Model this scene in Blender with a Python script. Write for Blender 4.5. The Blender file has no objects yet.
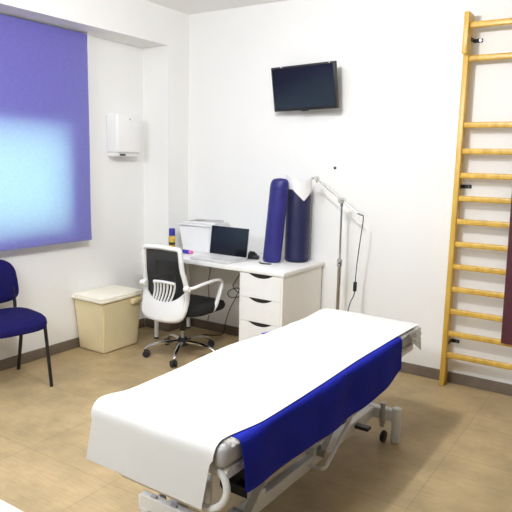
import bpy, bmesh, math, random
from mathutils import Vector, Matrix, noise
C = bpy.context.scene
COL = C.collection
PI = math.pi
R = math.radians
random.seed(7)

# ------------------------------------------------------------------ camera
cam_d = bpy.data.cameras.new('camera')
cam = bpy.data.objects.new('camera', cam_d)
COL.objects.link(cam)
cam_d.sensor_fit = 'HORIZONTAL'
cam_d.sensor_width = 36.0
cam_d.lens = 600.07 / 512 * 36.0
cam_d.clip_start = 0.05
_r = Vector((0.83366, 0.55185, 0.02181))
_u = Vector((-0.10618, 0.12139, 0.98691))
_f = Vector((-0.54198, 0.82506, -0.15980))
cam.matrix_world = Matrix(((_r.x, _u.x, -_f.x, 3.38998), (_r.y, _u.y, -_f.y, -4.06267),
                           (_r.z, _u.z, -_f.z, 1.49682), (0, 0, 0, 1)))
C.camera = cam

# ------------------------------------------------------------------ light and exposure
C.view_settings.view_transform = 'Standard'
C.view_settings.look = 'None'
C.view_settings.exposure = -0.02
C.view_settings.gamma = 1.0
C.view_settings.use_curve_mapping = False
C.cycles.use_denoising = True
C.cycles.max_bounces = 12
C.cycles.diffuse_bounces = 8
C.cycles.transparent_max_bounces = 16

w = bpy.data.worlds.new('sky'); C.world = w
w.use_nodes = True
bg = w.node_tree.nodes['Background']
bg.inputs[0].default_value = (0.62, 0.86, 1.0, 1)
bg.inputs[1].default_value = 8.0


def lamp(name, kind, loc, power, size, color=(1, 1, 1), rot=(0, 0, 0), size_y=None):
    d = bpy.data.lights.new(name, kind)
    d.energy = power
    d.color = color
    if kind == 'AREA':
        d.shape = 'RECTANGLE' if size_y else 'DISK'
        d.size = size
        if size_y: d.size_y = size_y
    else:
        d.shadow_soft_size = size
    o = bpy.data.objects.new(name, d)
    o.location = loc
    o.rotation_euler = rot
    COL.objects.link(o)
    return o


lamp('ceiling_lamp', 'POINT', (1.88, -2.02, 2.42), 84, 0.045, (0.985, 0.99, 1.0))
lamp('front_fill_panel', 'AREA', (1.75, -4.85, 2.52), 58, 1.2, (0.95, 0.98, 1.0), rot=(R(55), 0, 0), size_y=0.4)  # added fill for surfaces facing the camera; no known fixture there
lamp('left_fill_panel', 'AREA', (0.55, -3.1, 2.66), 14, 0.6, (0.94, 0.98, 1.0), size_y=0.6)  # added soft fill to brighten the left side of the room


# ------------------------------------------------------------------ materials
def new_mat(name):
    m = bpy.data.materials.new(name)
    m.use_nodes = True
    nt = m.node_tree
    return m, nt, nt.nodes['Principled BSDF']


def pmat(name, col, rough=0.5, metal=0.0, noise_scale=None, var=0.06, bump=0.0, bump_scale=None,
         spec=0.5, stretch=None, sheen=0.0):
    m, nt, b = new_mat(name)
    b.inputs['Base Color'].default_value = (*col, 1)
    b.inputs['Roughness'].default_value = rough
    b.inputs['Metallic'].default_value = metal
    b.inputs['Specular IOR Level'].default_value = spec
    if sheen:
        b.inputs['Sheen Weight'].default_value = sheen
    tc = nt.nodes.new('ShaderNodeTexCoord')
    mp = nt.nodes.new('ShaderNodeMapping')
    nt.links.new(tc.outputs['Object'], mp.inputs['Vector'])
    if stretch: mp.inputs['Scale'].default_value = stretch
    ns = nt.nodes.new('ShaderNodeTexNoise')
    ns.inputs['Scale'].default_value = noise_scale or 12
    ns.inputs['Detail'].default_value = 5
    nt.links.new(mp.outputs['Vector'], ns.inputs['Vector'])
    rp = nt.nodes.new('ShaderNodeValToRGB')
    rp.color_ramp.elements[0].position = 0.3
    rp.color_ramp.elements[1].position = 0.7
    rp.color_ramp.elements[0].color = (*[max(0, c * (1 - var)) for c in col], 1)
    rp.color_ramp.elements[1].color = (*[min(1, c * (1 + var)) for c in col], 1)
    nt.links.new(ns.outputs['Fac'], rp.inputs['Fac'])
    nt.links.new(rp.outputs['Color'], b.inputs['Base Color'])
    if bump:
        n2 = nt.nodes.new('ShaderNodeTexNoise')
        n2.inputs['Scale'].default_value = bump_scale or 80
        n2.inputs['Detail'].default_value = 4
        nt.links.new(mp.outputs['Vector'], n2.inputs['Vector'])
        bp = nt.nodes.new('ShaderNodeBump')
        bp.inputs['Strength'].default_value = bump
        bp.inputs['Distance'].default_value = 0.01
        nt.links.new(n2.outputs['Fac'], bp.inputs['Height'])
        nt.links.new(bp.outputs['Normal'], b.inputs['Normal'])
    return m


M = {}
M['wall'] = pmat('wall_paint', (0.86, 0.86, 0.85), 0.7, noise_scale=3, var=0.01, bump=0.04, bump_scale=120, spec=0.3)
M['wall_low_bounce'] = pmat('low_bounce_wall_paint', (0.17, 0.165, 0.16), 0.8, noise_scale=3, var=0.02, spec=0.2)  # unseen walls, tone darkened only to cut bounced light
M['ceil'] = pmat('ceiling_paint', (0.87, 0.87, 0.86), 0.8, noise_scale=3, var=0.01, spec=0.2)
M['white'] = pmat('white_laminate', (0.86, 0.86, 0.85), 0.35, noise_scale=20, var=0.01)
M['cream'] = pmat('cream_laminate', (0.88, 0.86, 0.81), 0.4, noise_scale=20, var=0.015)
M['white_plastic'] = pmat('white_plastic', (0.85, 0.85, 0.85), 0.3, noise_scale=15, var=0.01)
M['white_metal'] = pmat('white_lacquered_metal', (0.80, 0.80, 0.79), 0.3, noise_scale=15, var=0.02)
M['grey_metal'] = pmat('grey_steel', (0.42, 0.42, 0.43), 0.4, 0.6, noise_scale=30, var=0.08)
M['chrome'] = pmat('chrome', (0.72, 0.72, 0.72), 0.12, 1.0, noise_scale=10, var=0.02)
M['satin'] = pmat('satin_steel', (0.50, 0.47, 0.42), 0.3, 1.0, noise_scale=10, var=0.03)
M['black'] = pmat('black_plastic', (0.012, 0.012, 0.013), 0.4, noise_scale=20, var=0.1)
M['rubber'] = pmat('black_rubber', (0.015, 0.015, 0.016), 0.6, noise_scale=20, var=0.1)
M['slot'] = pmat('black_recess', (0.006, 0.006, 0.006), 0.6, noise_scale=20, var=0.1)  # black for the outlet slot and for shade painted into the finger notches
M['screen'] = pmat('dark_glass_screen', (0.008, 0.009, 0.014), 0.12, noise_scale=4, var=0.1)
M['blue_fabric'] = pmat('navy_upholstery', (0.011, 0.009, 0.085), 0.95, noise_scale=160, var=0.25, bump=0.25, bump_scale=400, spec=0.15)
M['royal_cloth'] = pmat('royal_blue_cloth', (0.009, 0.017, 0.34), 0.75, noise_scale=9, var=0.12, bump=0.15, bump_scale=30, spec=0.15)
M['bolster'] = pmat('navy_vinyl', (0.020, 0.018, 0.17), 0.45, noise_scale=14, var=0.12, bump=0.06, bump_scale=25)
M['bolster_dark'] = pmat('dark_navy_vinyl', (0.012, 0.013, 0.065), 0.5, noise_scale=14, var=0.12, bump=0.06, bump_scale=25)
M['sheet'] = pmat('white_paper_sheet', (0.72, 0.72, 0.71), 0.8, noise_scale=7, var=0.01, bump=0.12, bump_scale=14, spec=0.2)
M['paper'] = pmat('white_paper', (0.85, 0.85, 0.86), 0.8, noise_scale=7, var=0.01, spec=0.2)
M['mesh_black'] = None
M['seat_black'] = pmat('black_seat_cloth', (0.012, 0.012, 0.013), 0.95, noise_scale=120, var=0.2, bump=0.2, bump_scale=300)
M['bin'] = pmat('beige_plastic', (0.82, 0.71, 0.45), 0.4, noise_scale=8, var=0.03)
M['bin_lid'] = pmat('pale_cream_plastic', (0.90, 0.86, 0.74), 0.4, noise_scale=8, var=0.02)
M['maroon'] = pmat('maroon_vinyl', (0.085, 0.016, 0.026), 0.6, noise_scale=20, var=0.15, bump=0.1, bump_scale=60)
M['yellow'] = pmat('yellow_can_paint', (0.62, 0.42, 0.06), 0.35, noise_scale=60, var=0.5)
M['cap_blue'] = pmat('blue_plastic', (0.02, 0.02, 0.30), 0.35, noise_scale=10, var=0.05)
M['pink'] = pmat('pink_plastic', (0.75, 0.18, 0.5), 0.4, noise_scale=10, var=0.05)
M['magazine'] = pmat('printed_magazine_cover', (0.30, 0.29, 0.28), 0.4, noise_scale=22, var=0.75)
M['grey_cover'] = pmat('grey_paper_cover', (0.30, 0.29, 0.29), 0.5, noise_scale=10, var=0.15)
M['silver'] = pmat('silver_plastic', (0.72, 0.72, 0.72), 0.35, 0.2, noise_scale=20, var=0.02)
M['skirting'] = pmat('brown_grey_tile', (0.17, 0.135, 0.105), 0.5, noise_scale=9, var=0.12)
M['pvc'] = pmat('white_window_frame', (0.8, 0.8, 0.8), 0.4, noise_scale=10, var=0.01)


def wood_mat():
    m, nt, b = new_mat('varnished_beech')
    tc = nt.nodes.new('ShaderNodeTexCoord')
    mp = nt.nodes.new('ShaderNodeMapping')
    mp.inputs['Scale'].default_value = (14, 30, 2.2)
    nt.links.new(tc.outputs['Object'], mp.inputs['Vector'])
    ns = nt.nodes.new('ShaderNodeTexNoise')
    ns.inputs['Scale'].default_value = 2.2; ns.inputs['Detail'].default_value = 6
    nt.links.new(mp.outputs['Vector'], ns.inputs['Vector'])
    rp = nt.nodes.new('ShaderNodeValToRGB')
    rp.color_ramp.elements[0].position = 0.3; rp.color_ramp.elements[0].color = (0.56, 0.33, 0.045, 1)
    rp.color_ramp.elements[1].position = 0.75; rp.color_ramp.elements[1].color = (0.76, 0.50, 0.095, 1)
    nt.links.new(ns.outputs['Fac'], rp.inputs['Fac'])
    nt.links.new(rp.outputs['Color'], b.inputs['Base Color'])
    b.inputs['Roughness'].default_value = 0.35
    return m


M['vinyl'] = pmat('pale_grey_vinyl', (0.45, 0.45, 0.46), 0.4, noise_scale=12, var=0.1)
M['wood'] = wood_mat()


def floor_mat():
    m, nt, b = new_mat('brown_stoneware_tiles')
    tc = nt.nodes.new('ShaderNodeTexCoord')
    mp = nt.nodes.new('ShaderNodeMapping')
    mp.inputs['Location'].default_value = (-0.235 + 6.0, 1.665 + 6.1, 0)
    nt.links.new(tc.outputs['Object'], mp.inputs['Vector'])
    br = nt.nodes.new('ShaderNodeTexBrick')
    br.offset = 0.0; br.squash = 1.0
    br.inputs['Scale'].default_value = 1.0
    br.inputs['Brick Width'].default_value = 0.60
    br.inputs['Row Height'].default_value = 0.61
    br.inputs['Mortar Size'].default_value = 0.0028
    br.inputs['Mortar Smooth'].default_value = 0.2
    br.inputs['Color1'].default_value = (0.475, 0.360, 0.195, 1)
    br.inputs['Color2'].default_value = (0.505, 0.385, 0.215, 1)
    br.inputs['Mortar'].default_value = (0.40, 0.30, 0.165, 1)
    nt.links.new(mp.outputs['Vector'], br.inputs['Vector'])
    ns = nt.nodes.new('ShaderNodeTexNoise')
    ns.inputs['Scale'].default_value = 3.5; ns.inputs['Detail'].default_value = 8; ns.inputs['Roughness'].default_value = 0.65
    nt.links.new(tc.outputs['Object'], ns.inputs['Vector'])
    rp = nt.nodes.new('ShaderNodeValToRGB')
    rp.color_ramp.elements[0].position = 0.3; rp.color_ramp.elements[0].color = (0.72, 0.72, 0.72, 1)
    rp.color_ramp.elements[1].position = 0.7; rp.color_ramp.elements[1].color = (1.08, 1.06, 1.05, 1)
    nt.links.new(ns.outputs['Fac'], rp.inputs['Fac'])
    mp2 = nt.nodes.new('ShaderNodeMapping'); mp2.inputs['Scale'].default_value = (4, 60, 1)
    nt.links.new(tc.outputs['Object'], mp2.inputs['Vector'])
    n3 = nt.nodes.new('ShaderNodeTexNoise'); n3.inputs['Scale'].default_value = 2; n3.inputs['Detail'].default_value = 4
    nt.links.new(mp2.outputs['Vector'], n3.inputs['Vector'])
    rp3 = nt.nodes.new('ShaderNodeValToRGB')
    rp3.color_ramp.elements[0].position = 0.35; rp3.color_ramp.elements[0].color = (0.90, 0.90, 0.90, 1)
    rp3.color_ramp.elements[1].position = 0.65; rp3.color_ramp.elements[1].color = (1.03, 1.03, 1.03, 1)
    nt.links.new(n3.outputs['Fac'], rp3.inputs['Fac'])
    mx = nt.nodes.new('ShaderNodeMixRGB'); mx.blend_type = 'MULTIPLY'; mx.inputs[0].default_value = 1
    nt.links.new(br.outputs['Color'], mx.inputs[1]); nt.links.new(rp.outputs['Color'], mx.inputs[2])
    mx2 = nt.nodes.new('ShaderNodeMixRGB'); mx2.blend_type = 'MULTIPLY'; mx2.inputs[0].default_value = 1
    nt.links.new(mx.outputs[0], mx2.inputs[1]); nt.links.new(rp3.outputs['Color'], mx2.inputs[2])
    nt.links.new(mx2.outputs[0], b.inputs['Base Color'])
    b.inputs['Roughness'].default_value = 0.5
    b.inputs['Specular IOR Level'].default_value = 0.22
    bp = nt.nodes.new('ShaderNodeBump'); bp.inputs['Strength'].default_value = 0.15; bp.inputs['Distance'].default_value = 0.003
    nt.links.new(ns.outputs['Fac'], bp.inputs['Height'])
    nt.links.new(bp.outputs['Normal'], b.inputs['Normal'])
    return m


M['floor'] = floor_mat()


def blind_mat():
    m, nt, b = new_mat('violet_blind_cloth')
    out = nt.nodes['Material Output']
    tc = nt.nodes.new('ShaderNodeTexCoord')
    ns = nt.nodes.new('ShaderNodeTexNoise'); ns.inputs['Scale'].default_value = 28; ns.inputs['Detail'].default_value = 9; ns.inputs['Roughness'].default_value = 0.75
    mp = nt.nodes.new('ShaderNodeMapping'); mp.inputs['Scale'].default_value = (1, 1, 2.5)
    nt.links.new(tc.outputs['Object'], mp.inputs['Vector']); nt.links.new(mp.outputs['Vector'], ns.inputs['Vector'])
    rp = nt.nodes.new('ShaderNodeValToRGB')
    rp.color_ramp.elements[0].position = 0.3; rp.color_ramp.elements[0].color = (0.15, 0.125, 0.60, 1)
    rp.color_ramp.elements[1].position = 0.7; rp.color_ramp.elements[1].color = (0.32, 0.26, 0.84, 1)
    nt.links.new(ns.outputs['Fac'], rp.inputs['Fac'])
    nt.links.new(rp.outputs['Color'], b.inputs['Base Color'])
    b.inputs['Roughness'].default_value = 0.9
    b.inputs['Specular IOR Level'].default_value = 0.1
    tl = nt.nodes.new('ShaderNodeBsdfTranslucent')
    tl.inputs['Color'].default_value = (0.80, 0.95, 0.72, 1)
    mx = nt.nodes.new('ShaderNodeMixShader'); mx.inputs[0].default_value = 0.42
    nt.links.new(b.outputs[0], mx.inputs[1]); nt.links.new(tl.outputs[0], mx.inputs[2])
    nt.links.new(mx.outputs[0], out.inputs['Surface'])
    return m


M['blind'] = blind_mat()


def seethrough(name, col, alpha, rough=0.2, bump=0.0, bscale=20):
    m, nt, b = new_mat(name)
    out = nt.nodes['Material Output']
    tc = nt.nodes.new('ShaderNodeTexCoord')
    ns = nt.nodes.new('ShaderNodeTexNoise'); ns.inputs['Scale'].default_value = bscale; ns.inputs['Detail'].default_value = 5
    nt.links.new(tc.outputs['Object'], ns.inputs['Vector'])
    rp = nt.nodes.new('ShaderNodeValToRGB')
    rp.color_ramp.elements[0].color = (*[c * 0.9 for c in col], 1); rp.color_ramp.elements[1].color = (*col, 1)
    nt.links.new(ns.outputs['Fac'], rp.inputs['Fac'])
    nt.links.new(rp.outputs['Color'], b.inputs['Base Color'])
    b.inputs['Roughness'].default_value = rough
    if bump:
        bp = nt.nodes.new('ShaderNodeBump'); bp.inputs['Strength'].default_value = bump; bp.inputs['Distance'].default_value = 0.02
        nt.links.new(ns.outputs['Fac'], bp.inputs['Height']); nt.links.new(bp.outputs['Normal'], b.inputs['Normal'])
    tr = nt.nodes.new('ShaderNodeBsdfTransparent')
    mx = nt.nodes.new('ShaderNodeMixShader'); mx.inputs[0].default_value = alpha
    nt.links.new(tr.outputs[0], mx.inputs[1]); nt.links.new(b.outputs[0], mx.inputs[2])
    nt.links.new(mx.outputs[0], out.inputs['Surface'])
    return m


M['glass'] = seethrough('window_glass', (0.9, 0.95, 0.95), 0.1, 0.03)
M['mesh_black'] = seethrough('black_chair_mesh', (0.014, 0.014, 0.015), 0.80, 0.8)
M['film'] = seethrough('clear_crinkled_film', (0.78, 0.77, 0.74), 0.62, 0.12, 1.0, 28)


# ------------------------------------------------------------------ mesh helpers
def box(bm, a, b, bev=0.0, seg=2, mat=None):
    a = Vector(a); b = Vector(b)
    lo = Vector((min(a.x, b.x), min(a.y, b.y), min(a.z, b.z))); hi = Vector((max(a.x, b.x), max(a.y, b.y), max(a.z, b.z)))
    vs = [bm.verts.new((x, y, z)) for x in (lo.x, hi.x) for y in (lo.y, hi.y) for z in (lo.z, hi.z)]
    idx = [(0, 1, 3, 2), (4, 6, 7, 5), (0, 4, 5, 1), (2, 3, 7, 6), (0, 2, 6, 4), (1, 5, 7, 3)]
    fs = [bm.faces.new([vs[i] for i in f]) for f in idx]
    if mat is not None:
        for v in vs: v.co = mat @ v.co
    if bev > 0:
        es = set()
        for f in fs: es.update(f.edges)
        bmesh.ops.bevel(bm, geom=list(es), offset=bev, segments=seg, profile=0.5, affect='EDGES')
    return bm


def lathe(bm, prof, n=24, mat=None):
    rings = []
    for (r, z) in prof:
        if r < 1e-5:
            rings.append([bm.verts.new((0, 0, z))])
        else:
            rings.append([bm.verts.new((r * math.cos(2 * PI * i / n), r * math.sin(2 * PI * i / n), z)) for i in range(n)])
    for A, B in zip(rings, rings[1:]):
        for i in range(n):
            j = (i + 1) % n
            if len(A) == 1 and len(B) == 1: continue
            if len(A) == 1: bm.faces.new((A[0], B[j], B[i]))
            elif len(B) == 1: bm.faces.new((A[i], A[j], B[0]))
            else: bm.faces.new((A[i], A[j], B[j], B[i]))
    if len(rings[0]) > 1: bm.faces.new(list(reversed(rings[0])))
    if len(rings[-1]) > 1: bm.faces.new(rings[-1])
    if mat is not None:
        for rg in rings:
            for v in rg: v.co = mat @ v.co
    return bm


def cyl(bm, p, q, r, n=16, r2=None, bev=0.0):
    p = Vector(p); q = Vector(q); d = q - p; L = d.length
    m = Matrix.Translation(p) @ d.to_track_quat('Z', 'Y').to_matrix().to_4x4()
    r2 = r if r2 is None else r2
    if bev > 0:
        pr = [(max(r - bev, 1e-4), 0), (r, bev), (r2, L - bev), (max(r2 - bev, 1e-4), L)]
    else:
        pr = [(r, 0), (r2, L)]
    return lathe(bm, pr, n, m)


def smooth_path(pts, k=6, closed=False):
    pts = [Vector(p) for p in pts]
    n = len(pts); out = []
    rng = range(n) if closed else range(n - 1)
    for i in rng:
        if closed:
            p0, p1, p2, p3 = pts[(i - 1) % n], pts[i], pts[(i + 1) % n], pts[(i + 2) % n]
        else:
            p0, p1, p2, p3 = pts[max(i - 1, 0)], pts[i], pts[i + 1], pts[min(i + 2, n - 1)]
        for s in range(k):
            t = s / k
            out.append(0.5 * ((2 * p1) + (p2 - p0) * t + (2 * p0 - 5 * p1 + 4 * p2 - p3) * t * t + (3 * p1 - p0 - 3 * p2 + p3) * t ** 3))
    if not closed: out.append(pts[-1])
    return out


def tube(bm, pts, r, n=10, closed=False, flat=1.0, radii=None, up=(0, 0, 1)):
    """sweep an (optionally flattened) round section along points"""
    pts = [Vector(p) for p in pts]
    N = len(pts); rings = []
    up = Vector(up); prev = None
    for i in range(N):
        if closed: t = pts[(i + 1) % N] - pts[(i - 1) % N]
        else: t = pts[min(i + 1, N - 1)] - pts[max(i - 1, 0)]
        t.normalize()
        s = (up if prev is None else prev)
        s = s - t * s.dot(t)
        if s.length < 1e-4:
            s = Vector((1, 0, 0)) - t * t.x
            if s.length < 1e-3: s = Vector((0, 1, 0)) - t * t.y
        s.normalize(); prev = s
        b = t.cross(s)
        rr = radii[i] if radii else r
        rings.append([bm.verts.new(pts[i] + s * (rr * flat * math.cos(2 * PI * k / n)) + b * (rr * math.sin(2 * PI * k / n))) for k in range(n)])
    for i in range(N if closed else N - 1):
        A, B = rings[i], rings[(i + 1) % N]
        for k in range(n):
            j = (k + 1) % n
            bm.faces.new((A[k], A[j], B[j], B[k]))
    if not closed:
        bm.faces.new(list(reversed(rings[0]))); bm.faces.new(rings[-1])
    return bm


def grid_sheet(bm, fn, nu, nv, thick=0.0):
    """surface fn(u,v)->Vector on [0,1]^2, given thickness along its normal"""
    g = [[Vector(fn(i / nu, j / nv)) for j in range(nv + 1)] for i in range(nu + 1)]
    top = [[bm.verts.new(p) for p in row] for row in g]
    for i in range(nu):
        for j in range(nv):
            bm.faces.new((top[i][j], top[i + 1][j], top[i + 1][j + 1], top[i][j + 1]))
    if thick:
        bot = []
        for i in range(nu + 1):
            row = []
            for j in range(nv + 1):
                du = g[min(i + 1, nu)][j] - g[max(i - 1, 0)][j]
                dv = g[i][min(j + 1, nv)] - g[i][max(j - 1, 0)]
                nrm = du.cross(dv)
                if nrm.length > 0: nrm.normalize()
                row.append(bm.verts.new(g[i][j] - nrm * thick))
            bot.append(row)
        for i in range(nu):
            for j in range(nv):
                bm.faces.new((bot[i][j], bot[i][j + 1], bot[i + 1][j + 1], bot[i + 1][j]))
        for i in range(nu):
            bm.faces.new((top[i][0], bot[i][0], bot[i + 1][0], top[i + 1][0]))
            bm.faces.new((top[i][nv], top[i + 1][nv], bot[i + 1][nv], bot[i][nv]))
        for j in range(nv):
            bm.faces.new((top[0][j], top[0][j + 1], bot[0][j + 1], bot[0][j]))
            bm.faces.new((top[nu][j], bot[nu][j], bot[nu][j + 1], top[nu][j + 1]))
    return bm


def prism(bm, pts2, y0, y1):
    """polygon in XZ extruded along Y"""
    A = [bm.verts.new((x, y0, z)) for x, z in pts2]
    B = [bm.verts.new((x, y1, z)) for x, z in pts2]
    n = len(A)
    bm.faces.new(A); bm.faces.new(list(reversed(B)))
    for i in range(n):
        j = (i + 1) % n
        bm.faces.new((A[j], A[i], B[i], B[j]))
    return bm


def obj(name, bm, mat, parent=None, smooth=True, angle=35, label=None, subsurf=0):
    bmesh.ops.recalc_face_normals(bm, faces=bm.faces[:])
    me = bpy.data.meshes.new(name)
    bm.to_mesh(me); bm.free()
    me.materials.append(M[mat] if isinstance(mat, str) else mat)
    o = bpy.data.objects.new(name, me)
    COL.objects.link(o)
    if smooth:
        for p in me.polygons: p.use_smooth = True
        try: me.set_sharp_from_angle(angle=R(angle))
        except Exception: pass
    if subsurf:
        md = o.modifiers.new('subsurf', 'SUBSURF'); md.levels = subsurf; md.render_levels = subsurf
    if parent: o.parent = parent
    if label: o['label'] = label
    return o


def thing(name, label, cat, loc=(0, 0, 0), rotz=0.0, group=None):
    o = bpy.data.objects.new(name, None)
    COL.objects.link(o)
    o.empty_display_size = 0.1
    o.location = loc; o.rotation_euler = (0, 0, rotz)
    o['label'] = label; o['category'] = cat
    if group: o['group'] = group
    return o


def tag(o, label, cat, group=None):
    o['label'] = label; o['category'] = cat
    if group: o['group'] = group
    return o


def struct(name, bm, mat, parent=None, smooth=False):
    o = obj(name, bm, mat, parent, smooth)
    if not parent: o['kind'] = 'structure'
    return o


BM = bmesh.new

# ------------------------------------------------------------------ room shell
XL, XR, YB, YF, ZC = -0.28, 4.30, 0.0, -5.2, 2.67
WT = 0.16
b = BM(); box(b, (XL - WT, YF - WT, -0.12), (XR + WT, YB + WT, 0)); struct('floor', b, 'floor')
b = BM(); box(b, (XL - WT, YF - WT, ZC), (XR + WT, YB + WT, ZC + 0.12)); struct('ceiling', b, 'ceil')
b = BM(); box(b, (XL - WT, YB, 0), (XR + WT, YB + WT, ZC)); struct('wall_back', b, 'wall')
b = BM(); box(b, (XR, YF, 0), (XR + WT, YB, ZC)); struct('wall_right', b, 'wall_low_bounce')
b = BM(); box(b, (XL - WT, YF - WT, 0), (XR + WT, YF, ZC)); struct('wall_front', b, 'wall_low_bounce')
# left wall with the window opening
WY0, WY1, WZ0, WZ1 = -2.55, -1.10, 0.95, 1.70
b = BM()
box(b, (XL - WT, YF, 0), (XL, YB, WZ0)); box(b, (XL - WT, YF, WZ1), (XL, YB, ZC))
box(b, (XL - WT, YF, WZ0), (XL, WY0, WZ1)); box(b, (XL - WT, WY1, WZ0), (XL, YB, WZ1))
struct('wall_left', b, 'wall')
# column in the corner and the beam above the window
b = BM(); box(b, (XL, -0.26, 0), (0.0, 0, ZC)); struct('trim_1', b, 'wall')
b = BM(); box(b, (XL, YF, 2.385), (0.0, -0.26, ZC)); struct('trim_2', b, 'wall')
# window
win = BM()
fx0, fx1 = XL - 0.13, XL - 0.07
box(win, (fx0, WY0, WZ0), (fx1, WY1, WZ0 + 0.05)); box(win, (fx0, WY0, WZ1 - 0.05), (fx1, WY1, WZ1))
box(win, (fx0, WY0, WZ0), (fx1, WY0 + 0.05, WZ1)); box(win, (fx0, WY1 - 0.05, WZ0), (fx1, WY1, WZ1))
# added casing round the opening, standing proud to sharpen light on the blind
cx0, cx1, cw = XL - 0.01, XL + 0.042, 0.07
box(win, (cx0, WY0 - cw, WZ0 - cw), (cx1, WY1 + cw, WZ0)); box(win, (cx0, WY0 - cw, WZ1), (cx1, WY1 + cw, WZ1 + cw))
box(win, (cx0, WY0 - cw, WZ0), (cx1, WY0, WZ1)); box(win, (cx0, WY1, WZ0), (cx1, WY1 + cw, WZ1))
wf = struct('window_1', win, 'pvc')
b = BM(); box(b, (fx0 + 0.025, WY0 + 0.05, WZ0 + 0.05), (fx0 + 0.031, WY1 - 0.05, WZ1 - 0.05)); obj('pane', b, 'glass', wf, False)
# baseboards
bh = 0.077
b = BM(); box(b, (0.012, -0.012, 0), (XR, 0, bh), 0.002, 1); struct('baseboard_back', b, 'skirting')
b = BM(); box(b, (XL, YF, 0), (XL + 0.012, -0.272, bh), 0.002, 1); struct('baseboard_left', b, 'skirting')
b = BM(); box(b, (XL + 0.012, -0.272, 0), (0.012, -0.26, bh), 0.002, 1); box(b, (0, -0.26, 0), (0.012, 0, bh), 0.002, 1); struct('baseboard_column', b, 'skirting')
b = BM(); box(b, (XR - 0.012, YF, 0), (XR, -0.012, bh), 0.002, 1); struct('baseboard_right', b, 'skirting')
b = BM(); box(b, (XL + 0.012, YF, 0), (XR - 0.012, YF + 0.012, bh), 0.002, 1); struct('baseboard_front', b, 'skirting')

# ------------------------------------------------------------------ roller blind
BY1, BY0, BZ0, BZ1 = -0.918, -2.75, 0.852, 2.372
t = thing('roller_blind', 'closed violet roller blind glowing in front of the window on the left wall', 'blind', (-0.2, -1.83, 0.85))
o = Vector((-0.2, -1.83, 0.85))
b = BM()
grid_sheet(b, lambda u, v: Vector((0.003 * math.sin(v * 9 + u * 3) * (1 - v), BY0 + (BY1 - BY0) * u + 1.83, 0.028 + v * (BZ1 - 0.85 - 0.028))), 24, 24, 0.0012)
obj('blind_cloth', b, 'blind', t)
b = BM(); box(b, (-0.006, BY0 + 1.83, 0.002), (0.006, BY1 + 1.83, 0.028), 0.004, 2); obj('bottom_bar', b, 'blind', t)
b = BM(); cyl(b, (-0.034, BY0 + 1.83, 1.500), (-0.034, BY1 + 1.83, 1.500), 0.026, 18); obj('roller', b, 'pvc', t)
b = BM(); box(b, (-0.065, BY1 + 1.832, 1.465), (0.005, BY1 + 1.84, 1.535), 0.003, 1); obj('end_bracket', b, 'pvc', t)

# ------------------------------------------------------------------ towel dispenser
t = thing('paper_towel_dispenser', 'white wall mounted paper towel dispenser right of the violet blind', 'dispenser', (XL, -0.54, 1.5))
b = BM(); box(b, (0, -0.138, 0.02), (0.125, 0.125, 0.325), 0.018, 3); obj('cover', b, 'white_plastic', t)
b = BM(); box(b, (0, -0.130, -0.008), (0.105, 0.118, 0.022), 0.01, 2); obj('base_tray', b, 'white_plastic', t)
b = BM(); box(b, (0.098, -0.095, -0.002), (0.112, -0.035, 0.012), 0.003, 1); obj('outlet', b, 'slot', t, label='black outlet slot')
b = BM(); cyl(b, (0.12, 0.0, 0.285), (0.128, 0.0, 0.285), 0.006, 12); obj('lock', b, 'grey_metal', t)

# ------------------------------------------------------------------ television
t = thing('television', 'small flat black television mounted high on the back wall', 'television', (1.187, -0.14, 2.0137))
tm = Matrix.Rotation(-0.0908, 4, 'Z') @ Matrix.Rotation(0.1674, 4, 'X') @ Matrix.Rotation(-0.0157, 4, 'Y')
W, H = 0.553 / 2, 0.320 / 2
b = BM(); box(b, (-W, 0, -H), (W, 0.035, H), 0.005, 2, tm); box(b, (-W * 0.55, 0.03, -H * 0.6), (W * 0.55, 0.055, H * 0.6), 0.008, 2, tm)
obj('housing', b, 'black', t)
b = BM(); box(b, (-W + 0.014, -0.0015, -H + 0.020), (W - 0.014, 0.002, H - 0.013), 0, 1, tm); obj('display', b, 'screen', t)
b = BM(); box(b, (-0.03, -0.003, -H - 0.006), (0.03, 0.02, -H + 0.004), 0.003, 2, tm); obj('logo_lip', b, 'black', t)
b = BM(); box(b, (-0.05, 0.125, -0.06), (0.05, 0.14, 0.06), 0.003, 1); cyl(b, (0, 0.05, 0), (0, 0.13, 0), 0.018, 14); obj('wall_bracket', b, 'black', t)
for sx in (-W * 0.64, W * 0.86):
    b = BM()
    box(b, (sx - 0.006, -0.003, H - 0.010), (sx + 0.002, 0.0, H + 0.002), 0.001, 1, tm)
    obj('sticker', b, 'white_plastic', t, label='tiny white sticker on the top edge')

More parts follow.
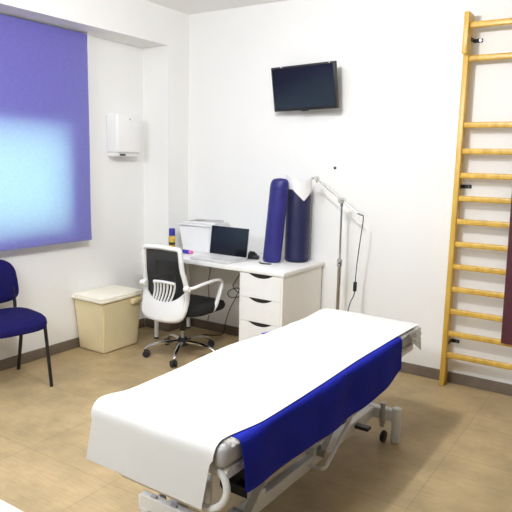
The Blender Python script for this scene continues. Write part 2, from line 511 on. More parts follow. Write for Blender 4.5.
# ------------------------------------------------------------------ wall bars
LX = 2.304
t = thing('wall_bars', 'tall beech wall bars with rungs fixed to the back wall at the right', 'wall bars', (LX, 0, 0))
RW = 0.90
for sx in (0, RW):
    b = BM()
    box(b, (sx, -0.105, 0.0), (sx + 0.034, -0.030, 2.20), 0.004, 2)
    box(b, (sx + 0.001, -0.150, 2.165), (sx + 0.033, -0.030, 2.415), 0.005, 2)
    obj('upright', b, 'wood', t)
rz = [2.337, 2.145, 1.737, 1.573, 1.420, 1.272, 1.122, 0.974, 0.824, 0.672, 0.520, 0.368, 0.218]
mats_r = Matrix.Rotation(0, 4, 'X')
for k, z in enumerate(rz):
    yy = -0.115 if k == 0 else -0.080
    b = BM()
    box(b, (0.030, yy - 0.015, z - 0.0185), (RW + 0.004, yy + 0.013, z + 0.0185), 0.009, 3)
    obj('rung', b, 'wood', t)
for sx in (0.034, RW - 0.004):
    s = 1 if sx < 0.1 else -1
    for z in (2.262, 1.348, 0.300):
        b = BM()
        box(b, (sx, -0.075, z - 0.012), (sx + s * 0.004, 0.0, z + 0.012), 0.001, 1)
        box(b, (sx, -0.005, z - 0.012), (sx + s * 0.055, -0.001, z + 0.012), 0.001, 1)
        obj('fixing_bracket', b, 'black', t, label='black metal bracket')
        b = BM(); cyl(b, (sx + s * 0.040, -0.005, z), (sx + s * 0.040, -0.009, z), 0.006, 12); obj('screw', b, 'chrome', t)

# maroon mat hanging over a rung
t = thing('exercise_mat', 'maroon mat hanging over a rung of the wall bars', 'mat', (LX + 0.36, -0.08, 0))
b = BM()


def mat_fn(u, v):
    z = 0.378 + (1.440 - 0.378) * min(v / 0.72, 1.0)
    if v < 0.72:
        y = -0.052 + 0.018 * (1 - v / 0.72) * 0 - 0.004
        x = 0.016 * (1 - v / 0.72)
    else:
        a = (v - 0.72) / 0.28
        x = 0.0
        if a < 0.3:
            th = a / 0.3 * PI
            y = 0.0 - 0.056 * math.cos(th); z = 1.440 + 0.03 * math.sin(th)
        else:
            y = 0.050; z = 1.440 - (a - 0.3) / 0.7 * 0.35
    return Vector((x + u * 0.42, y, z))


grid_sheet(b, mat_fn, 8, 50, 0.014)
obj('mat_sheet', b, 'maroon', t)

# ------------------------------------------------------------------ desk on a drawer unit
DZ = 0.735
DX0, DX1 = 0.012, 1.352
t = thing('desk', 'long white desk against the back wall behind the office chair', 'desk', (0.68, -0.31, 0))
b = BM(); box(b, (DX0 - 0.68, -0.300, 0.702), (DX1 - 0.68, 0.300, DZ), 0.004, 2); obj('desktop', b, 'white', t)
for (lx, ly) in ((0.055, -0.47), (0.065, -0.07)):
    b = BM(); cyl(b, (lx - 0.68, ly + 0.31, 0.012), (lx - 0.68, ly + 0.31, 0.702), 0.017, 16, 0.021)
    lg = obj('leg', b, 'white_metal', t)
    b = BM(); cyl(b, (lx - 0.68, ly + 0.31, 0.0), (lx - 0.68, ly + 0.31, 0.014), 0.019, 16); obj('foot_pad', b, 'rubber', lg)

AX0, AX1, AY = 0.984, 1.344, -0.604
t = thing('drawer_unit', 'white drawer unit with shade-filled crescent finger notches under the right end of the desk', 'drawer unit', (AX0 + 0.18, AY + 0.29, 0))
b = BM()
hw = 0.18
box(b, (hw - 0.016, -0.290, 0), (hw, 0.275, 0.700), 0.001, 1)
box(b, (-hw, -0.270, 0), (-hw + 0.016, 0.275, 0.700), 0.001, 1)
box(b, (-hw + 0.016, -0.27, 0.684), (hw - 0.016, 0.275, 0.700)); box(b, (-hw + 0.016, -0.27, 0.0), (hw - 0.016, 0.275, 0.03))
box(b, (-hw, 0.275, 0), (hw, 0.281, 0.700))
obj('carcass', b, 'cream', t)
zt = 0.697; dh = 0.1715
for k in range(4):
    z1 = zt - k * (dh + 0.0025); z0 = z1 - dh
    x0, x1 = -hw, hw - 0.018
    cx = -0.005; rw = 0.098
    top = [(x0, z1)]
    nst = 14
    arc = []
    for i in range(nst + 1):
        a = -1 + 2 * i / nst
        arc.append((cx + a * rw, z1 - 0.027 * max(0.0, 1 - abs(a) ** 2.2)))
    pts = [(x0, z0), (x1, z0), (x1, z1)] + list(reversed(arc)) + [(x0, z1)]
    b = BM(); prism(b, pts, -0.290, -0.272)
    d = obj('drawer', b, 'white', t, False)
    b = BM(); prism(b, arc, -0.285, -0.273); obj('handle', b, 'slot', d, False, label='black shade filling the crescent finger notch')  # black solid stands in for the shade inside the cut-out

# ------------------------------------------------------------------ things on the desk
t = thing('laptop', 'open laptop with a dark screen on the desk', 'laptop', (0.692, -0.478, DZ), R(-2))
b = BM(); box(b, (-0.180, -0.115, 0.003), (0.180, 0.120, 0.020), 0.005, 2); obj('laptop_base', b, 'silver', t, label='silver white keyboard base')
b = BM(); box(b, (-0.155, -0.02, 0.0195), (0.155, 0.10, 0.0215), 0.001, 1); obj('keyboard', b, 'white_plastic', t)
b = BM(); box(b, (-0.05, -0.105, 0.0197), (0.05, -0.035, 0.0208), 0.001, 1); obj('touchpad', b, 'silver', t)
lm = Matrix.Translation((0, 0.118, 0.016)) @ Matrix.Rotation(R(-7), 4, 'X')
b = BM(); box(b, (-0.185, 0, 0), (0.185, 0.008, 0.228), 0.004, 2, lm)
ld = obj('lid', b, 'silver', t)
b = BM(); box(b, (-0.181, -0.0015, 0.006), (0.181, 0.001, 0.224), 0.0005, 1, lm); obj('display', b, 'screen', ld)

t = thing('storage_box', 'white tapered storage box standing beside the laptop under magazines', 'box', (0.295, -0.155, DZ))
b = BM()
n = 1
bx = [(-0.175, 0.185, -0.115, 0.110, 0), (-0.200, 0.205, -0.125, 0.130, 0.215)]
lo = [(x, y, 0.0) for x, y in ((-0.130, -0.115), (0.155, -0.115), (0.155, 0.115), (-0.130, 0.115))]
hi = [(x, y, 0.212) for x, y in ((-0.162, -0.130), (0.165, -0.130), (0.165, 0.130), (-0.162, 0.130))]
vl = [b.verts.new(p) for p in lo]; vh = [b.verts.new(p) for p in hi]
b.faces.new(list(reversed(vl))); b.faces.new(vh)
for i in range(4):
    j = (i + 1) % 4
    b.faces.new((vl[i], vl[j], vh[j], vh[i]))
bmesh.ops.bevel(b, geom=b.edges[:], offset=0.008, segments=2, affect='EDGES')
obj('box_body', b, 'white_plastic', t)

mg = [('white magazine lying at the bottom of the pile on the white box', (0.340, 0.25, 0.018), R(3), 'paper', (0.300, -0.165)),
      ('dark grey printed magazine lying on top of the white magazine', (0.24, 0.17, 0.015), R(12), 'magazine', (0.32, -0.15))]
z = DZ + 0.213
for lab, (sx, sy, sz), rot_, mt, (px, py) in mg:
    t = thing('magazine', lab, 'magazine', (px, py, z), rot_, 'magazines on the white box')
    b = BM(); box(b, (-sx / 2, -sy / 2, 0.001), (sx / 2, sy / 2, sz - 0.001)); obj('pages', b, 'paper', t, False)
    b = BM(); box(b, (-sx / 2 - 0.002, -sy / 2 - 0.002, sz - 0.001), (sx / 2 + 0.002, sy / 2 + 0.002, sz)); box(b, (-sx / 2 - 0.002, -sy / 2 - 0.002, 0), (sx / 2 + 0.002, sy / 2 + 0.002, 0.0012))
    obj('cover', b, 'grey_cover' if mt == 'paper' else mt, t, False)
    z += sz + 0.0005
    if mt == 'paper':
        # the pale top page of the lower magazine
        b = BM(); box(b, (-sx / 2 + 0.003, -sy / 2 + 0.003, sz), (sx / 2 - 0.003, sy / 2 - 0.003, sz + 0.0006)); obj('front_page', b, 'paper', t, False)
        z += 0.0006

t = thing('desk_tray', 'flat black tray under the spray can at the left end of the desk', 'tray', (0.085, -0.31, DZ))
b = BM(); box(b, (-0.040, -0.035, 0), (0.040, 0.035, 0.007), 0.003, 1); obj('tray_plate', b, 'black', t)
b = BM(); tube(b, [(-0.038, -0.033, 0.008), (0.038, -0.033, 0.008), (0.038, 0.033, 0.008), (-0.038, 0.033, 0.008)], 0.0025, 8, True); obj('tray_rim', b, 'black', t)
t = thing('spray_can', 'yellow spray can with a blue cap on the left end of the desk', 'spray can', (0.085, -0.31, DZ + 0.0075))
b = BM(); lathe(b, [(0.024, 0), (0.026, 0.004), (0.026, 0.108), (0.024, 0.114), (0.018, 0.118)], 20); obj('can_body', b, 'yellow', t)
b = BM(); lathe(b, [(0.0255, 0.109), (0.0255, 0.164), (0.022, 0.170), (0.0001, 0.171)], 20); obj('cap', b, 'cap_blue', t, label='blue cap')
b = BM(); lathe(b, [(0.0266, 0.035), (0.0266, 0.055)], 20); obj('label_band', b, 'black', t, label='dark band round the can')

t = thing('marker_pen', 'short blue and pink marker lying in front of the white storage box', 'marker', (0.320, -0.400, DZ + 0.016))
b = BM(); cyl(b, (-0.04, 0, 0), (0.025, 0.0, 0), 0.016, 14, bev=0.004); obj('pen_body', b, 'cap_blue', t)
b = BM(); cyl(b, (0.025, 0, 0), (0.060, 0.0, 0), 0.014, 14, bev=0.004); obj('pen_cap', b, 'pink', t, label='pink cap')

t = thing('power_adapter', 'black power adapter with coiled cable beside the laptop', 'adapter', (0.862, -0.27, DZ))
b = BM(); box(b, (-0.045, -0.022, 0.001), (0.055, 0.025, 0.030), 0.006, 2, Matrix.Rotation(R(20), 4, 'Z')); obj('adapter_brick', b, 'black', t)
b = BM()
pts = [(0.04 * math.cos(a) * (1 + 0.1 * math.sin(3 * a)), 0.03 * math.sin(a) - 0.005, 0.036 + 0.006 * math.sin(2.3 * a)) for a in [i * 0.5 for i in range(26)]]
tube(b, smooth_path(pts, 3), 0.0035, 8); obj('cable', b, 'rubber', t)
b = BM(); box(b, (-0.03, -0.01, 0.035), (0.03, 0.015, 0.060), 0.006, 2, Matrix.Rotation(R(-25), 4, 'Z')); obj('plug', b, 'black', t)

b = BM()
pts = smooth_path([(1.005, -0.385, DZ + 0.006), (1.035, -0.405, DZ + 0.005), (1.075, -0.405, DZ + 0.005), (1.110, -0.385, DZ + 0.005)], 6)
tube(b, pts, 0.005, 8)
tag(obj('strap', b, 'black'), 'small curved black strap lying on the desk before the bolsters', 'strap')


# bolsters
def bolster(name, label, loc, h, rx, ry, lean, rotz, mat, group):
    t = thing(name, label, 'bolster', loc, rotz, group)
    b = BM()
    n = 28; prof = [(0.0, 0.0), (0.80, 0.0), (0.95, 0.008), (1.0, 0.03), (1.0, h - 0.055), (0.96, h - 0.025), (0.85, h - 0.005), (0.65, h + 0.006), (0.0, h + 0.012)]
    lathe(b, [(max(r, 0.00001), z) for r, z in prof], n)
    sh = Matrix(((rx, 0, lean[0], 0), (0, ry, lean[1], 0), (0, 0, 1, 0), (0, 0, 0, 1)))
    for v in b.verts: v.co = sh @ v.co
    obj('bolster_cover', b, mat, t)
    for zz in (0.022, h - 0.060):
        b = BM()
        tube(b, [sh @ Vector((1.003 * math.cos(2 * PI * i / 36), 1.003 * math.sin(2 * PI * i / 36), zz)) for i in range(36)], 0.003, 6, True)
        obj('seam_piping', b, mat, t)
    return t


bolster('bolster', 'blue bolster standing on end, leaning right, nearest the laptop', (1.046, -0.280, DZ), 0.615, 0.072, 0.058, (0.090, 0.0), 0, 'bolster', 'bolsters on the desk')
bolster('bolster', 'dark navy bolster standing upright under a white paper at the right', (1.172, -0.122, DZ), 0.555, 0.092, 0.092, (0.0, 0.0), 0, 'bolster_dark', 'bolsters on the desk')
# white paper over the right bolster
b = BM()


def paper_fn(u, v):
    a = u * 2 - 1
    ang = a * 1.5 - PI / 2 + 0.5
    x = 0.099 * math.cos(ang); y = 0.099 * math.sin(ang)
    low = 0.462 + 0.085 * min(1.0, abs(a - 0.28) / 0.6)
    top = 0.600 + 0.035 * abs(a) + (0.02 if a < 0 else 0.0)
    z = low + (top - low) * v
    k = 1.0
    return Vector((x * k, y * k, z))


grid_sheet(b, paper_fn, 40, 8, 0.001)
pp = tag(obj('paper_sheet', b, 'paper'), 'white paper wrapped round the top of the right navy bolster', 'paper')
pp.location = (1.172, -0.122, DZ)

# ------------------------------------------------------------------ cables under the desk
for lab, pts in (('black cable hanging in loops against the wall under the desk', [(0.62, -0.03, 0.70), (0.60, -0.03, 0.58), (0.545, -0.03, 0.49), (0.515, -0.03, 0.44), (0.54, -0.03, 0.405), (0.60, -0.035, 0.385), (0.64, -0.04, 0.40), (0.60, -0.03, 0.425), (0.52, -0.03, 0.415), (0.462, -0.03, 0.37), (0.49, -0.03, 0.335), (0.56, -0.03, 0.347), (0.63, -0.035, 0.36)]),
                 ('long thin black cable hanging down to the floor under the desk', [(0.60, -0.045, 0.44), (0.555, -0.045, 0.34), (0.50, -0.045, 0.24), (0.46, -0.05, 0.12), (0.445, -0.06, 0.02), (0.40, -0.12, 0.006), (0.30, -0.16, 0.005)]),
                 ('thin black cable hanging straight down the wall behind the office chair armrest', [(0.25, -0.02, 0.70), (0.265, -0.02, 0.56), (0.245, -0.02, 0.40), (0.27, -0.025, 0.22), (0.25, -0.03, 0.09)])):
    b = BM(); tube(b, smooth_path(pts, 7), 0.0035, 8)
    tag(obj('cable', b, 'rubber'), lab, 'cable', 'cables under the desk')

# ------------------------------------------------------------------ magnifier lamp stand
t = thing('lamp_stand', 'slim chrome lamp stand with a jointed arm right of the desk', 'lamp stand', (1.566, -0.2, 0))
b = BM()
for k in range(5):
    a = 2 * PI * k / 5 + 0.3
    tube(b, [(0.015 * math.cos(a), 0.015 * math.sin(a), 0.055), (0.10 * math.cos(a), 0.10 * math.sin(a), 0.045), (0.165 * math.cos(a), 0.165 * math.sin(a), 0.03)], 0.011, 10)
    cyl(b, (0.16 * math.cos(a), 0.16 * math.sin(a), 0.0), (0.16 * math.cos(a), 0.16 * math.sin(a), 0.03), 0.016, 12)
obj('base', b, 'satin', t)
b = BM(); cyl(b, (0, 0, 0.05), (0.003, 0, 0.765), 0.013, 16); obj('lower_pole', b, 'satin', t)
b = BM(); cyl(b, (0.003, 0, 0.75), (0.0, 0, 1.20), 0.008, 14); obj('upper_pole', b, 'chrome', t)
b = BM(); cyl(b, (0.003, 0, 0.745), (0.003, 0, 0.805), 0.020, 16, bev=0.005); cyl(b, (0.003, -0.015, 0.775), (0.03, -0.04, 0.775), 0.007, 10); obj('height_clamp', b, 'chrome', t)
b = BM(); cyl(b, (0, 0.022, 1.222), (0, -0.022, 1.222), 0.022, 16, bev=0.004); cyl(b, (0, 0, 1.18), (0, 0, 1.222), 0.012, 12); cyl(b, (0.0, -0.02, 1.222), (0.0, -0.04, 1.222), 0.009, 10); obj('joint', b, 'chrome', t)
b = BM(); cyl(b, (-0.205, 0, 1.365), (0.12, 0, 1.140), 0.006, 12); obj('arm', b, 'chrome', t)
b = BM()
cyl(b, (-0.205, 0.02, 1.367), (-0.205, -0.02, 1.367), 0.016, 14, bev=0.003); cyl(b, (-0.19, -0.018, 1.352), (-0.185, -0.038, 1.345), 0.008, 10)
cyl(b, (-0.21, 0, 1.372), (-0.242, -0.01, 1.366), 0.008, 10)
obj('head_clamp', b, 'chrome', t)
b = BM(); tube(b, smooth_path([(0.12, 0, 1.141), (0.15, 0, 1.128), (0.164, 0, 1.125), (0.166, 0, 1.08), (0.152, 0, 0.95), (0.136, 0, 0.78), (0.130, 0, 0.64), (0.125, 0, 0.56), (0.10, 0.0, 0.50), (0.075, 0.02, 0.40), (0.07, 0.05, 0.2), (0.09, 0.08, 0.06)], 6), 0.0036, 8)
cd = obj('cord', b, 'rubber', t)
b = BM(); box(b, (0.118, -0.011, 0.585), (0.142, 0.011, 0.655), 0.006, 2); obj('switch', b, 'black', cd, label='black inline switch')

b = BM(); lathe(b, [(0.011, 0), (0.011, 0.004), (0.006, 0.008), (0.0001, 0.009)], 14, Matrix.Rotation(PI / 2, 4, 'X'))
sc = tag(obj('wall_plug', b, 'black'), 'tiny black dot of a plug in the back wall above the lamp arm', 'wall plug')
sc.location = (1.403, 0, 1.443)

# ------------------------------------------------------------------ pedal bin
t = thing('waste_bin', 'beige plastic waste bin with a pale lid against the left wall', 'bin', (-0.112, -0.845, 0))
b = BM()
lo = [(-0.140, -0.178), (0.140, -0.178), (0.140, 0.185), (-0.140, 0.185)]
hi = [(-0.158, -0.205), (0.165, -0.205), (0.165, 0.212), (-0.158, 0.212)]
vl = [b.verts.new((x, y, 0.0)) for x, y in lo]; vh = [b.verts.new((x, y, 0.405)) for x, y in hi]
b.faces.new(list(reversed(vl))); b.faces.new(vh)
for i in range(4):
    j = (i + 1) % 4
    b.faces.new((vl[i], vl[j], vh[j], vh[i]))
bmesh.ops.bevel(b, geom=b.edges[:], offset=0.012, segments=3, affect='EDGES')
obj('bin_body', b, 'bin', t)
b = BM(); box(b, (-0.163, -0.222, 0.404), (0.178, 0.228, 0.425), 0.006, 2); box(b, (-0.155, -0.212, 0.420), (0.170, 0.218, 0.444), 0.012, 3)
obj('lid', b, 'bin_lid', t, label='pale cream lid')
b = BM(); box(b, (0.160, 0.085, 0.350), (0.190, 0.195, 0.392), 0.010, 2); obj('grip', b, 'bin', t)

# ------------------------------------------------------------------ office chair (facing +Y)
t = thing('office_chair', 'white framed office chair with black mesh back at the desk', 'office chair', (0.51, -0.67, 0), R(2))


def backY(z, x=0.0):
    # side profile of the back: leans slightly, curls forward below
    s = (z - 0.36) / 0.50
    y = -0.235 - 0.035 * s + 0.035 * math.exp(-((s - 0.32) / 0.22) ** 2) * 0.9
    if s < 0.45: y -= (0.45 - s) * 0.07
    return y + 0.035 + 0.55 * x * x


BXC = -0.018
# outline of the back frame (x,z)
outl = [(-0.155, 0.850), (-0.08, 0.858), (0.0, 0.861), (0.08, 0.858), (0.155, 0.850), (0.166, 0.81), (0.172, 0.71), (0.185, 0.60), (0.193, 0.50), (0.184, 0.39), (0.14, 0.342), (0.0, 0.328), (-0.14, 0.342), (-0.184, 0.39), (-0.193, 0.50), (-0.185, 0.60), (-0.172, 0.71), (-0.166, 0.81)]
pts = smooth_path([(x + BXC, backY(z, x), z) for x, z in outl], 4, True)
b = BM(); tube(b, pts, 0.017, 12, True, 1.25, up=(0, 1, 0)); fr = obj('back_frame', b, 'white_plastic', t)
# lower shell with a U shaped top edge
b = BM()


def shell(u, v):
    x = (u * 2 - 1) * 0.182
    zt_ = 0.458 + 0.085 * abs(u * 2 - 1) ** 2.6
    zb_ = 0.332 + 0.035 * abs(u * 2 - 1) ** 4
    z = zb_ + (zt_ - zb_) * v
    return Vector((x + BXC, backY(z, x) - 0.008, z))


grid_sheet(b, shell, 28, 8, -0.016); obj('lower_shell', b, 'white_plastic', t)
# lumbar grille: vertical bars with slots
b = BM()
for i in range(7):
    x0 = -0.090 + i * 0.030
    pp_ = []
    for j in range(9):
        z = 0.452 + j * 0.0185
        xx = x0 * (0.90 + 0.15 * j / 8) + 0.012 - 0.030 * (1 - j / 8) ** 1.5
        pp_.append(Vector((xx + BXC, backY(z, xx) - 0.014, z)))
    tube(b, pp_, 0.0075, 8, up=(0, 1, 0))
ptop = [Vector(((-0.085 + i * 0.0194) + BXC, backY(0.60, -0.085 + i * 0.0194) - 0.014, 0.600 + 0.006 * (1 - ((i - 5) / 5) ** 2))) for i in range(11)]
tube(b, ptop, 0.011, 8, up=(0, 1, 0))
obj('lumbar_grille', b, 'white_plastic', t)
b = BM()


def meshfn(u, v):
    z = 0.44 + 0.412 * v
    hwid = 0.160 + 0.020 * (1 - v)
    x = (u * 2 - 1) * hwid
    return Vector((x + BXC, backY(z, x) + 0.003, z - 0.0 + 0.006 * (1 - (u * 2 - 1) ** 2) * v))


grid_sheet(b, meshfn, 16, 20, 0.002); obj('mesh_back', b, 'mesh_black', t, label='black see-through mesh')
# seat
b = BM()
nseat = 32
rings = []
for (sc_, zz) in ((0.86, 0.352), (0.97, 0.358), (1.0, 0.378), (1.0, 0.400), (0.96, 0.420), (0.80, 0.430), (0.4, 0.432)):
    rg = []
    for i in range(nseat):
        a = 2 * PI * i / nseat
        ca, sa = math.cos(a), math.sin(a)
        x = 0.235 * sc_ * math.copysign(abs(ca) ** 0.45, ca); y = 0.228 * sc_ * math.copysign(abs(sa) ** 0.45, sa)
        zz2 = zz - (0.018 * max(0, (y - 0.12) / 0.1) if zz > 0.39 else 0)
        rg.append(b.verts.new((x + 0.005, y + 0.068, zz2)))
    rings.append(rg)
for A, B in zip(rings, rings[1:]):
    for i in range(nseat):
        j = (i + 1) % nseat
        b.faces.new((A[i], A[j], B[j], B[i]))
b.faces.new(list(reversed(rings[0]))); b.faces.new(rings[-1])
obj('seat', b, 'seat_black', t, angle=60)
# arms
for s in (-1, 1):
    x = s * (0.262 if s > 0 else 0.185) + BXC
    ap = smooth_path([(x - s * 0.025, -0.235, 0.585), (x, -0.19, 0.588), (x, -0.05, 0.598), (x, 0.08, 0.602), (x, 0.145, 0.588), (x, 0.155, 0.55), (x - s * 0.004, 0.125, 0.47), (x - s * 0.012, 0.095, 0.400), (x - s * 0.035, 0.06, 0.358), (x - s * 0.10, 0.03, 0.350)], 5)
    b = BM(); tube(b, ap, 0.0165, 12, flat=0.75); obj('armrest', b, 'white_plastic', t)
    b = BM(); cyl(b, (x - s * 0.045, -0.235, 0.585), (x - s * 0.0, -0.235, 0.585), 0.021, 14, bev=0.004); obj('arm_pivot', b, 'white_plastic', t)
b = BM(); box(b, (-0.09, -0.16, 0.325), (0.10, 0.12, 0.353), 0.008, 2)
tube(b, [(0, -0.12, 0.335), (0, -0.18, 0.337), (0.0, -0.20, 0.350)], 0.022, 10, flat=0.5, up=(0, 1, 0)); obj('tilt_mechanism', b, 'black', t)
b = BM(); cyl(b, (0, 0, 0.105), (0, 0, 0.33), 0.0145, 16); obj('gas_lift', b, 'grey_metal', t)
b = BM(); cyl(b, (0, 0, 0.20), (0, 0, 0.33), 0.024, 16); obj('lift_sleeve', b, 'black', t)
b = BM(); lathe(b, [(0.030, 0.075), (0.045, 0.085), (0.045, 0.125), (0.034, 0.140), (0.0001, 0.140)], 20); obj('hub', b, 'black', t)
for k in range(5):
    a = R(226 + 72 * k - 2)
    c, s = math.cos(a), math.sin(a)
    b = BM()
    tube(b, smooth_path([(0.035 * c, 0.035 * s, 0.112), (0.13 * c, 0.13 * s, 0.110), (0.22 * c, 0.22 * s, 0.096), (0.275 * c, 0.275 * s, 0.074), (0.285 * c, 0.285 * s, 0.060)], 5), 0.016, 10, flat=0.75,
         radii=[0.021 - 0.009 * i / 20 for i in range(21)])
    lg = obj('base_leg', b, 'chrome', t)
    b = BM()
    ph = a + 0.9 * (k - 2)
    ax = Vector((math.cos(ph), math.sin(ph), 0)); cc = Vector((0.285 * c, 0.285 * s, 0.027)) - Vector((-ax.y, ax.x, 0)) * 0.012
    for sd in (-1, 1):
        cyl(b, cc + ax * (sd * 0.005), cc + ax * (sd * 0.022), 0.027, 18, bev=0.004)
    cyl(b, cc - ax * 0.006, cc + ax * 0.006, 0.012, 10)
    cyl(b, (0.285 * c, 0.285 * s, 0.03), (0.285 * c, 0.285 * s, 0.065), 0.008, 10)
    obj('caster', b, 'rubber', lg, label='black twin wheel caster')

# ------------------------------------------------------------------ visitor chair (local +Y is the front)
t = thing('visitor_chair', 'navy blue padded visitor chair with black legs beneath the blind', 'chair', (-0.02, -1.845, 0), R(-98.7))
b = BM()
rings = []
for (sc_, zz) in ((0.90, 0.412), (0.98, 0.418), (1.0, 0.436), (0.985, 0.456), (0.93, 0.470), (0.72, 0.477), (0.3, 0.478)):
    rg = []
    for i in range(40):
        a = 2 * PI * i / 40
        ca, sa = math.cos(a), math.sin(a)
        x = 0.238 * sc_ * math.copysign(abs(ca) ** 0.55, ca) * (1 - 0.06 * sa); y = 0.235 * sc_ * math.copysign(abs(sa) ** 0.6, sa)
        rg.append(b.verts.new((x, y + 0.052, zz - (0.012 * max(0, (y - 0.1) / 0.1)))))
    rings.append(rg)
for A, B in zip(rings, rings[1:]):
    for i in range(40):
        j = (i + 1) % 40
        b.faces.new((A[i], A[j], B[j], B[i]))
b.faces.new(list(reversed(rings[0]))); b.faces.new(rings[-1])
obj('seat', b, 'blue_fabric', t, angle=60)
b = BM()
rings = []
for (sc_, dy) in ((0.90, -0.022), (0.98, -0.016), (1.0, 0.0), (0.97, 0.014), (0.85, 0.022), (0.5, 0.026)):
    rg = []
    for i in range(40):
        a = 2 * PI * i / 40
        ca, sa = math.cos(a), math.sin(a)
        x = 0.225 * sc_ * math.copysign(abs(ca) ** 0.5, ca) * (1 - 0.10 * sa); z = 0.648 + 0.150 * sc_ * math.copysign(abs(sa) ** 0.55, sa)
        y = -0.225 + dy - 0.16 * (z - 0.648) - 0.35 * 0 + 0.5 * x * x
        rg.append(b.verts.new((x, y, z)))
    rings.append(rg)
for A, B in zip(rings, rings[1:]):
    for i in range(40):
        j = (i + 1) % 40
        b.faces.new((A[i], A[j], B[j], B[i]))
b.faces.new(rings[0]); b.faces.new(list(reversed(rings[-1])))
obj('backrest', b, 'blue_fabric', t, angle=60)
for s in (-1, 1):
    b = BM(); tube(b, smooth_path([(s * 0.215, 0.232, 0.0), (s * 0.210, 0.212, 0.20), (s * 0.205, 0.190, 0.405)], 4), 0.0125, 12, flat=0.75); obj('leg', b, 'black', t)
    b = BM(); tube(b, smooth_path([(s * 0.215, -0.220, 0.0), (s * 0.210, -0.165, 0.20), (s * 0.205, -0.11, 0.405)], 4), 0.0125, 12, flat=0.75); obj('leg', b, 'black', t)
    b = BM(); tube(b, [(s * 0.205, -0.13, 0.405), (s * 0.205, 0.18, 0.405)], 0.0125, 10, flat=0.75); obj('side_rail', b, 'black', t)
    b = BM(); tube(b, smooth_path([(s * 0.19, -0.11, 0.400), (s * 0.19, -0.175, 0.425), (s * 0.19, -0.182, 0.50), (s * 0.185, -0.190, 0.60)], 5), 0.011, 10, flat=1.5); obj('back_support', b, 'black', t)
b = BM(); tube(b, [(-0.205, 0.165, 0.400), (0.205, 0.165, 0.400)], 0.010, 10); tube(b, [(-0.205, -0.115, 0.400), (0.205, -0.115, 0.400)], 0.010, 10); obj('cross_rail', b, 'black', t)

# ------------------------------------------------------------------ treatment couch
CX, CY, CR = 2.089, -1.79, R(-0.9)
t = thing('treatment_couch', 'white framed treatment couch under a white sheet in the middle of the room', 'treatment couch', (CX, CY, 0), CR)
CW, CL = 0.292, 0.868
b = BM(); box(b, (-CW, -CL, 0.530), (CW, CL, 0.612), 0.028, 4); mt = obj('mattress', b, 'vinyl', t)
# crinkled clear film wrapped round mattress ends
for (ya, yb) in ((-CL + 0.03, -0.70), (0.52, CL + 0.012)):
    b = BM()

    def film(u, v, ya=ya, yb=yb):
        a = v * 1.6 * PI - 0.3 * PI + 0.5 * PI
        y = ya + (yb - ya) * u
        # right side loop round the mattress edge
        c_, s_ = math.cos(a), math.sin(a)
        px = CW - 0.045 + 0.056 * math.copysign(abs(c_) ** 0.7, c_)
        pz = 0.570 + 0.050 * math.copysign(abs(s_) ** 0.7, s_)
        nn = noise.noise(Vector((y * 22, v * 9, 1.7))) * 0.010 + noise.noise(Vector((y * 60, v * 24, 4.1))) * 0.004
        return Vector((px + abs(c_) * nn * (1 if c_ > 0 else 0) + 0.004, y, min(pz + s_ * nn * 0.3, 0.617)))

    grid_sheet(b, film, 34, 30, 0.0)
    obj('film_cover', b, 'film', mt, label='crinkled clear plastic film')
# hanging corner of the film at the far end
b = BM()


def corner(u, v):
    y = CL - 0.15 + 0.155 * u
    z = 0.612 - v * (0.045 + 0.085 * u)
    x = CW + 0.013 + 0.010 * noise.noise(Vector((u * 6, v * 6, 8))) + 0.012 * v
    return Vector((x, y, z))


grid_sheet(b, corner, 14, 14, 0.001); obj('film_corner', b, 'film', mt, label='loose corner of clear plastic film')
# platform frame
b = BM()
for s in (-1, 1):
    box(b, (s * 0.265 - 0.018, -CL + 0.03, 0.488), (s * 0.265 + 0.018, CL - 0.03, 0.530), 0.003, 1)
for y in (-CL + 0.03, -0.3, 0.3, CL - 0.066):
    box(b, (-0.26, y, 0.490), (0.26, y + 0.036, 0.528), 0.003, 1)
obj('top_frame', b, 'white_metal', t)
b = BM(); box(b, (-0.25, -CL + 0.05, 0.526), (0.25, CL - 0.05, 0.534)); obj('deck_board', b, 'grey_metal', t)
# base frame
BY = 0.690
for s in (-1, 1):
    b = BM(); box(b, (s * 0.120 - 0.020, -BY, 0.118), (s * 0.120 + 0.020, BY, 0.175), 0.004, 2); obj('base_rail', b, 'white_metal', t)
for y in (-BY + 0.02, BY + 0.02):
    b = BM(); box(b, (-0.262, y - 0.022, 0.115), (0.262, y + 0.022, 0.178), 0.004, 2); cb = obj('crossbar', b, 'white_metal', t)
    for s in (-1, 1):
        b = BM(); cyl(b, (s * (0.262 if y > 0 else 0.185), y, 0.0), (s * (0.262 if y > 0 else 0.185), y, 0.192 if y > 0 else 0.150), 0.026, 20, bev=0.004); obj('foot', b, 'white_metal', cb)
# near end plate with slots
b = BM()
ye = -BY - 0.01
pl = [(-0.278, 0.035, -0.16, 0.195), (0.16, 0.035, 0.278, 0.195)]
box(b, (-0.212, ye - 0.03, 0.160), (0.212, ye - 0.008, 0.218), 0.003, 1)
box(b, (-0.212, ye - 0.03, 0.030), (-0.172, ye - 0.008, 0.162), 0.003, 1); box(b, (0.172, ye - 0.03, 0.030), (0.212, ye - 0.008, 0.162), 0.003, 1)
box(b, (-0.155, ye - 0.03, 0.030), (0.155, ye - 0.008, 0.162), 0.003, 1)
obj('end_plate', b, 'white_metal', t)
for x in (-0.15, -0.05):
    b = BM(); box(b, (x - 0.016, ye - 0.024, 0.217), (x + 0.016, ye - 0.010, 0.225), 0.003, 1); obj('clip', b, 'grey_metal', t, label='dark metal clip')
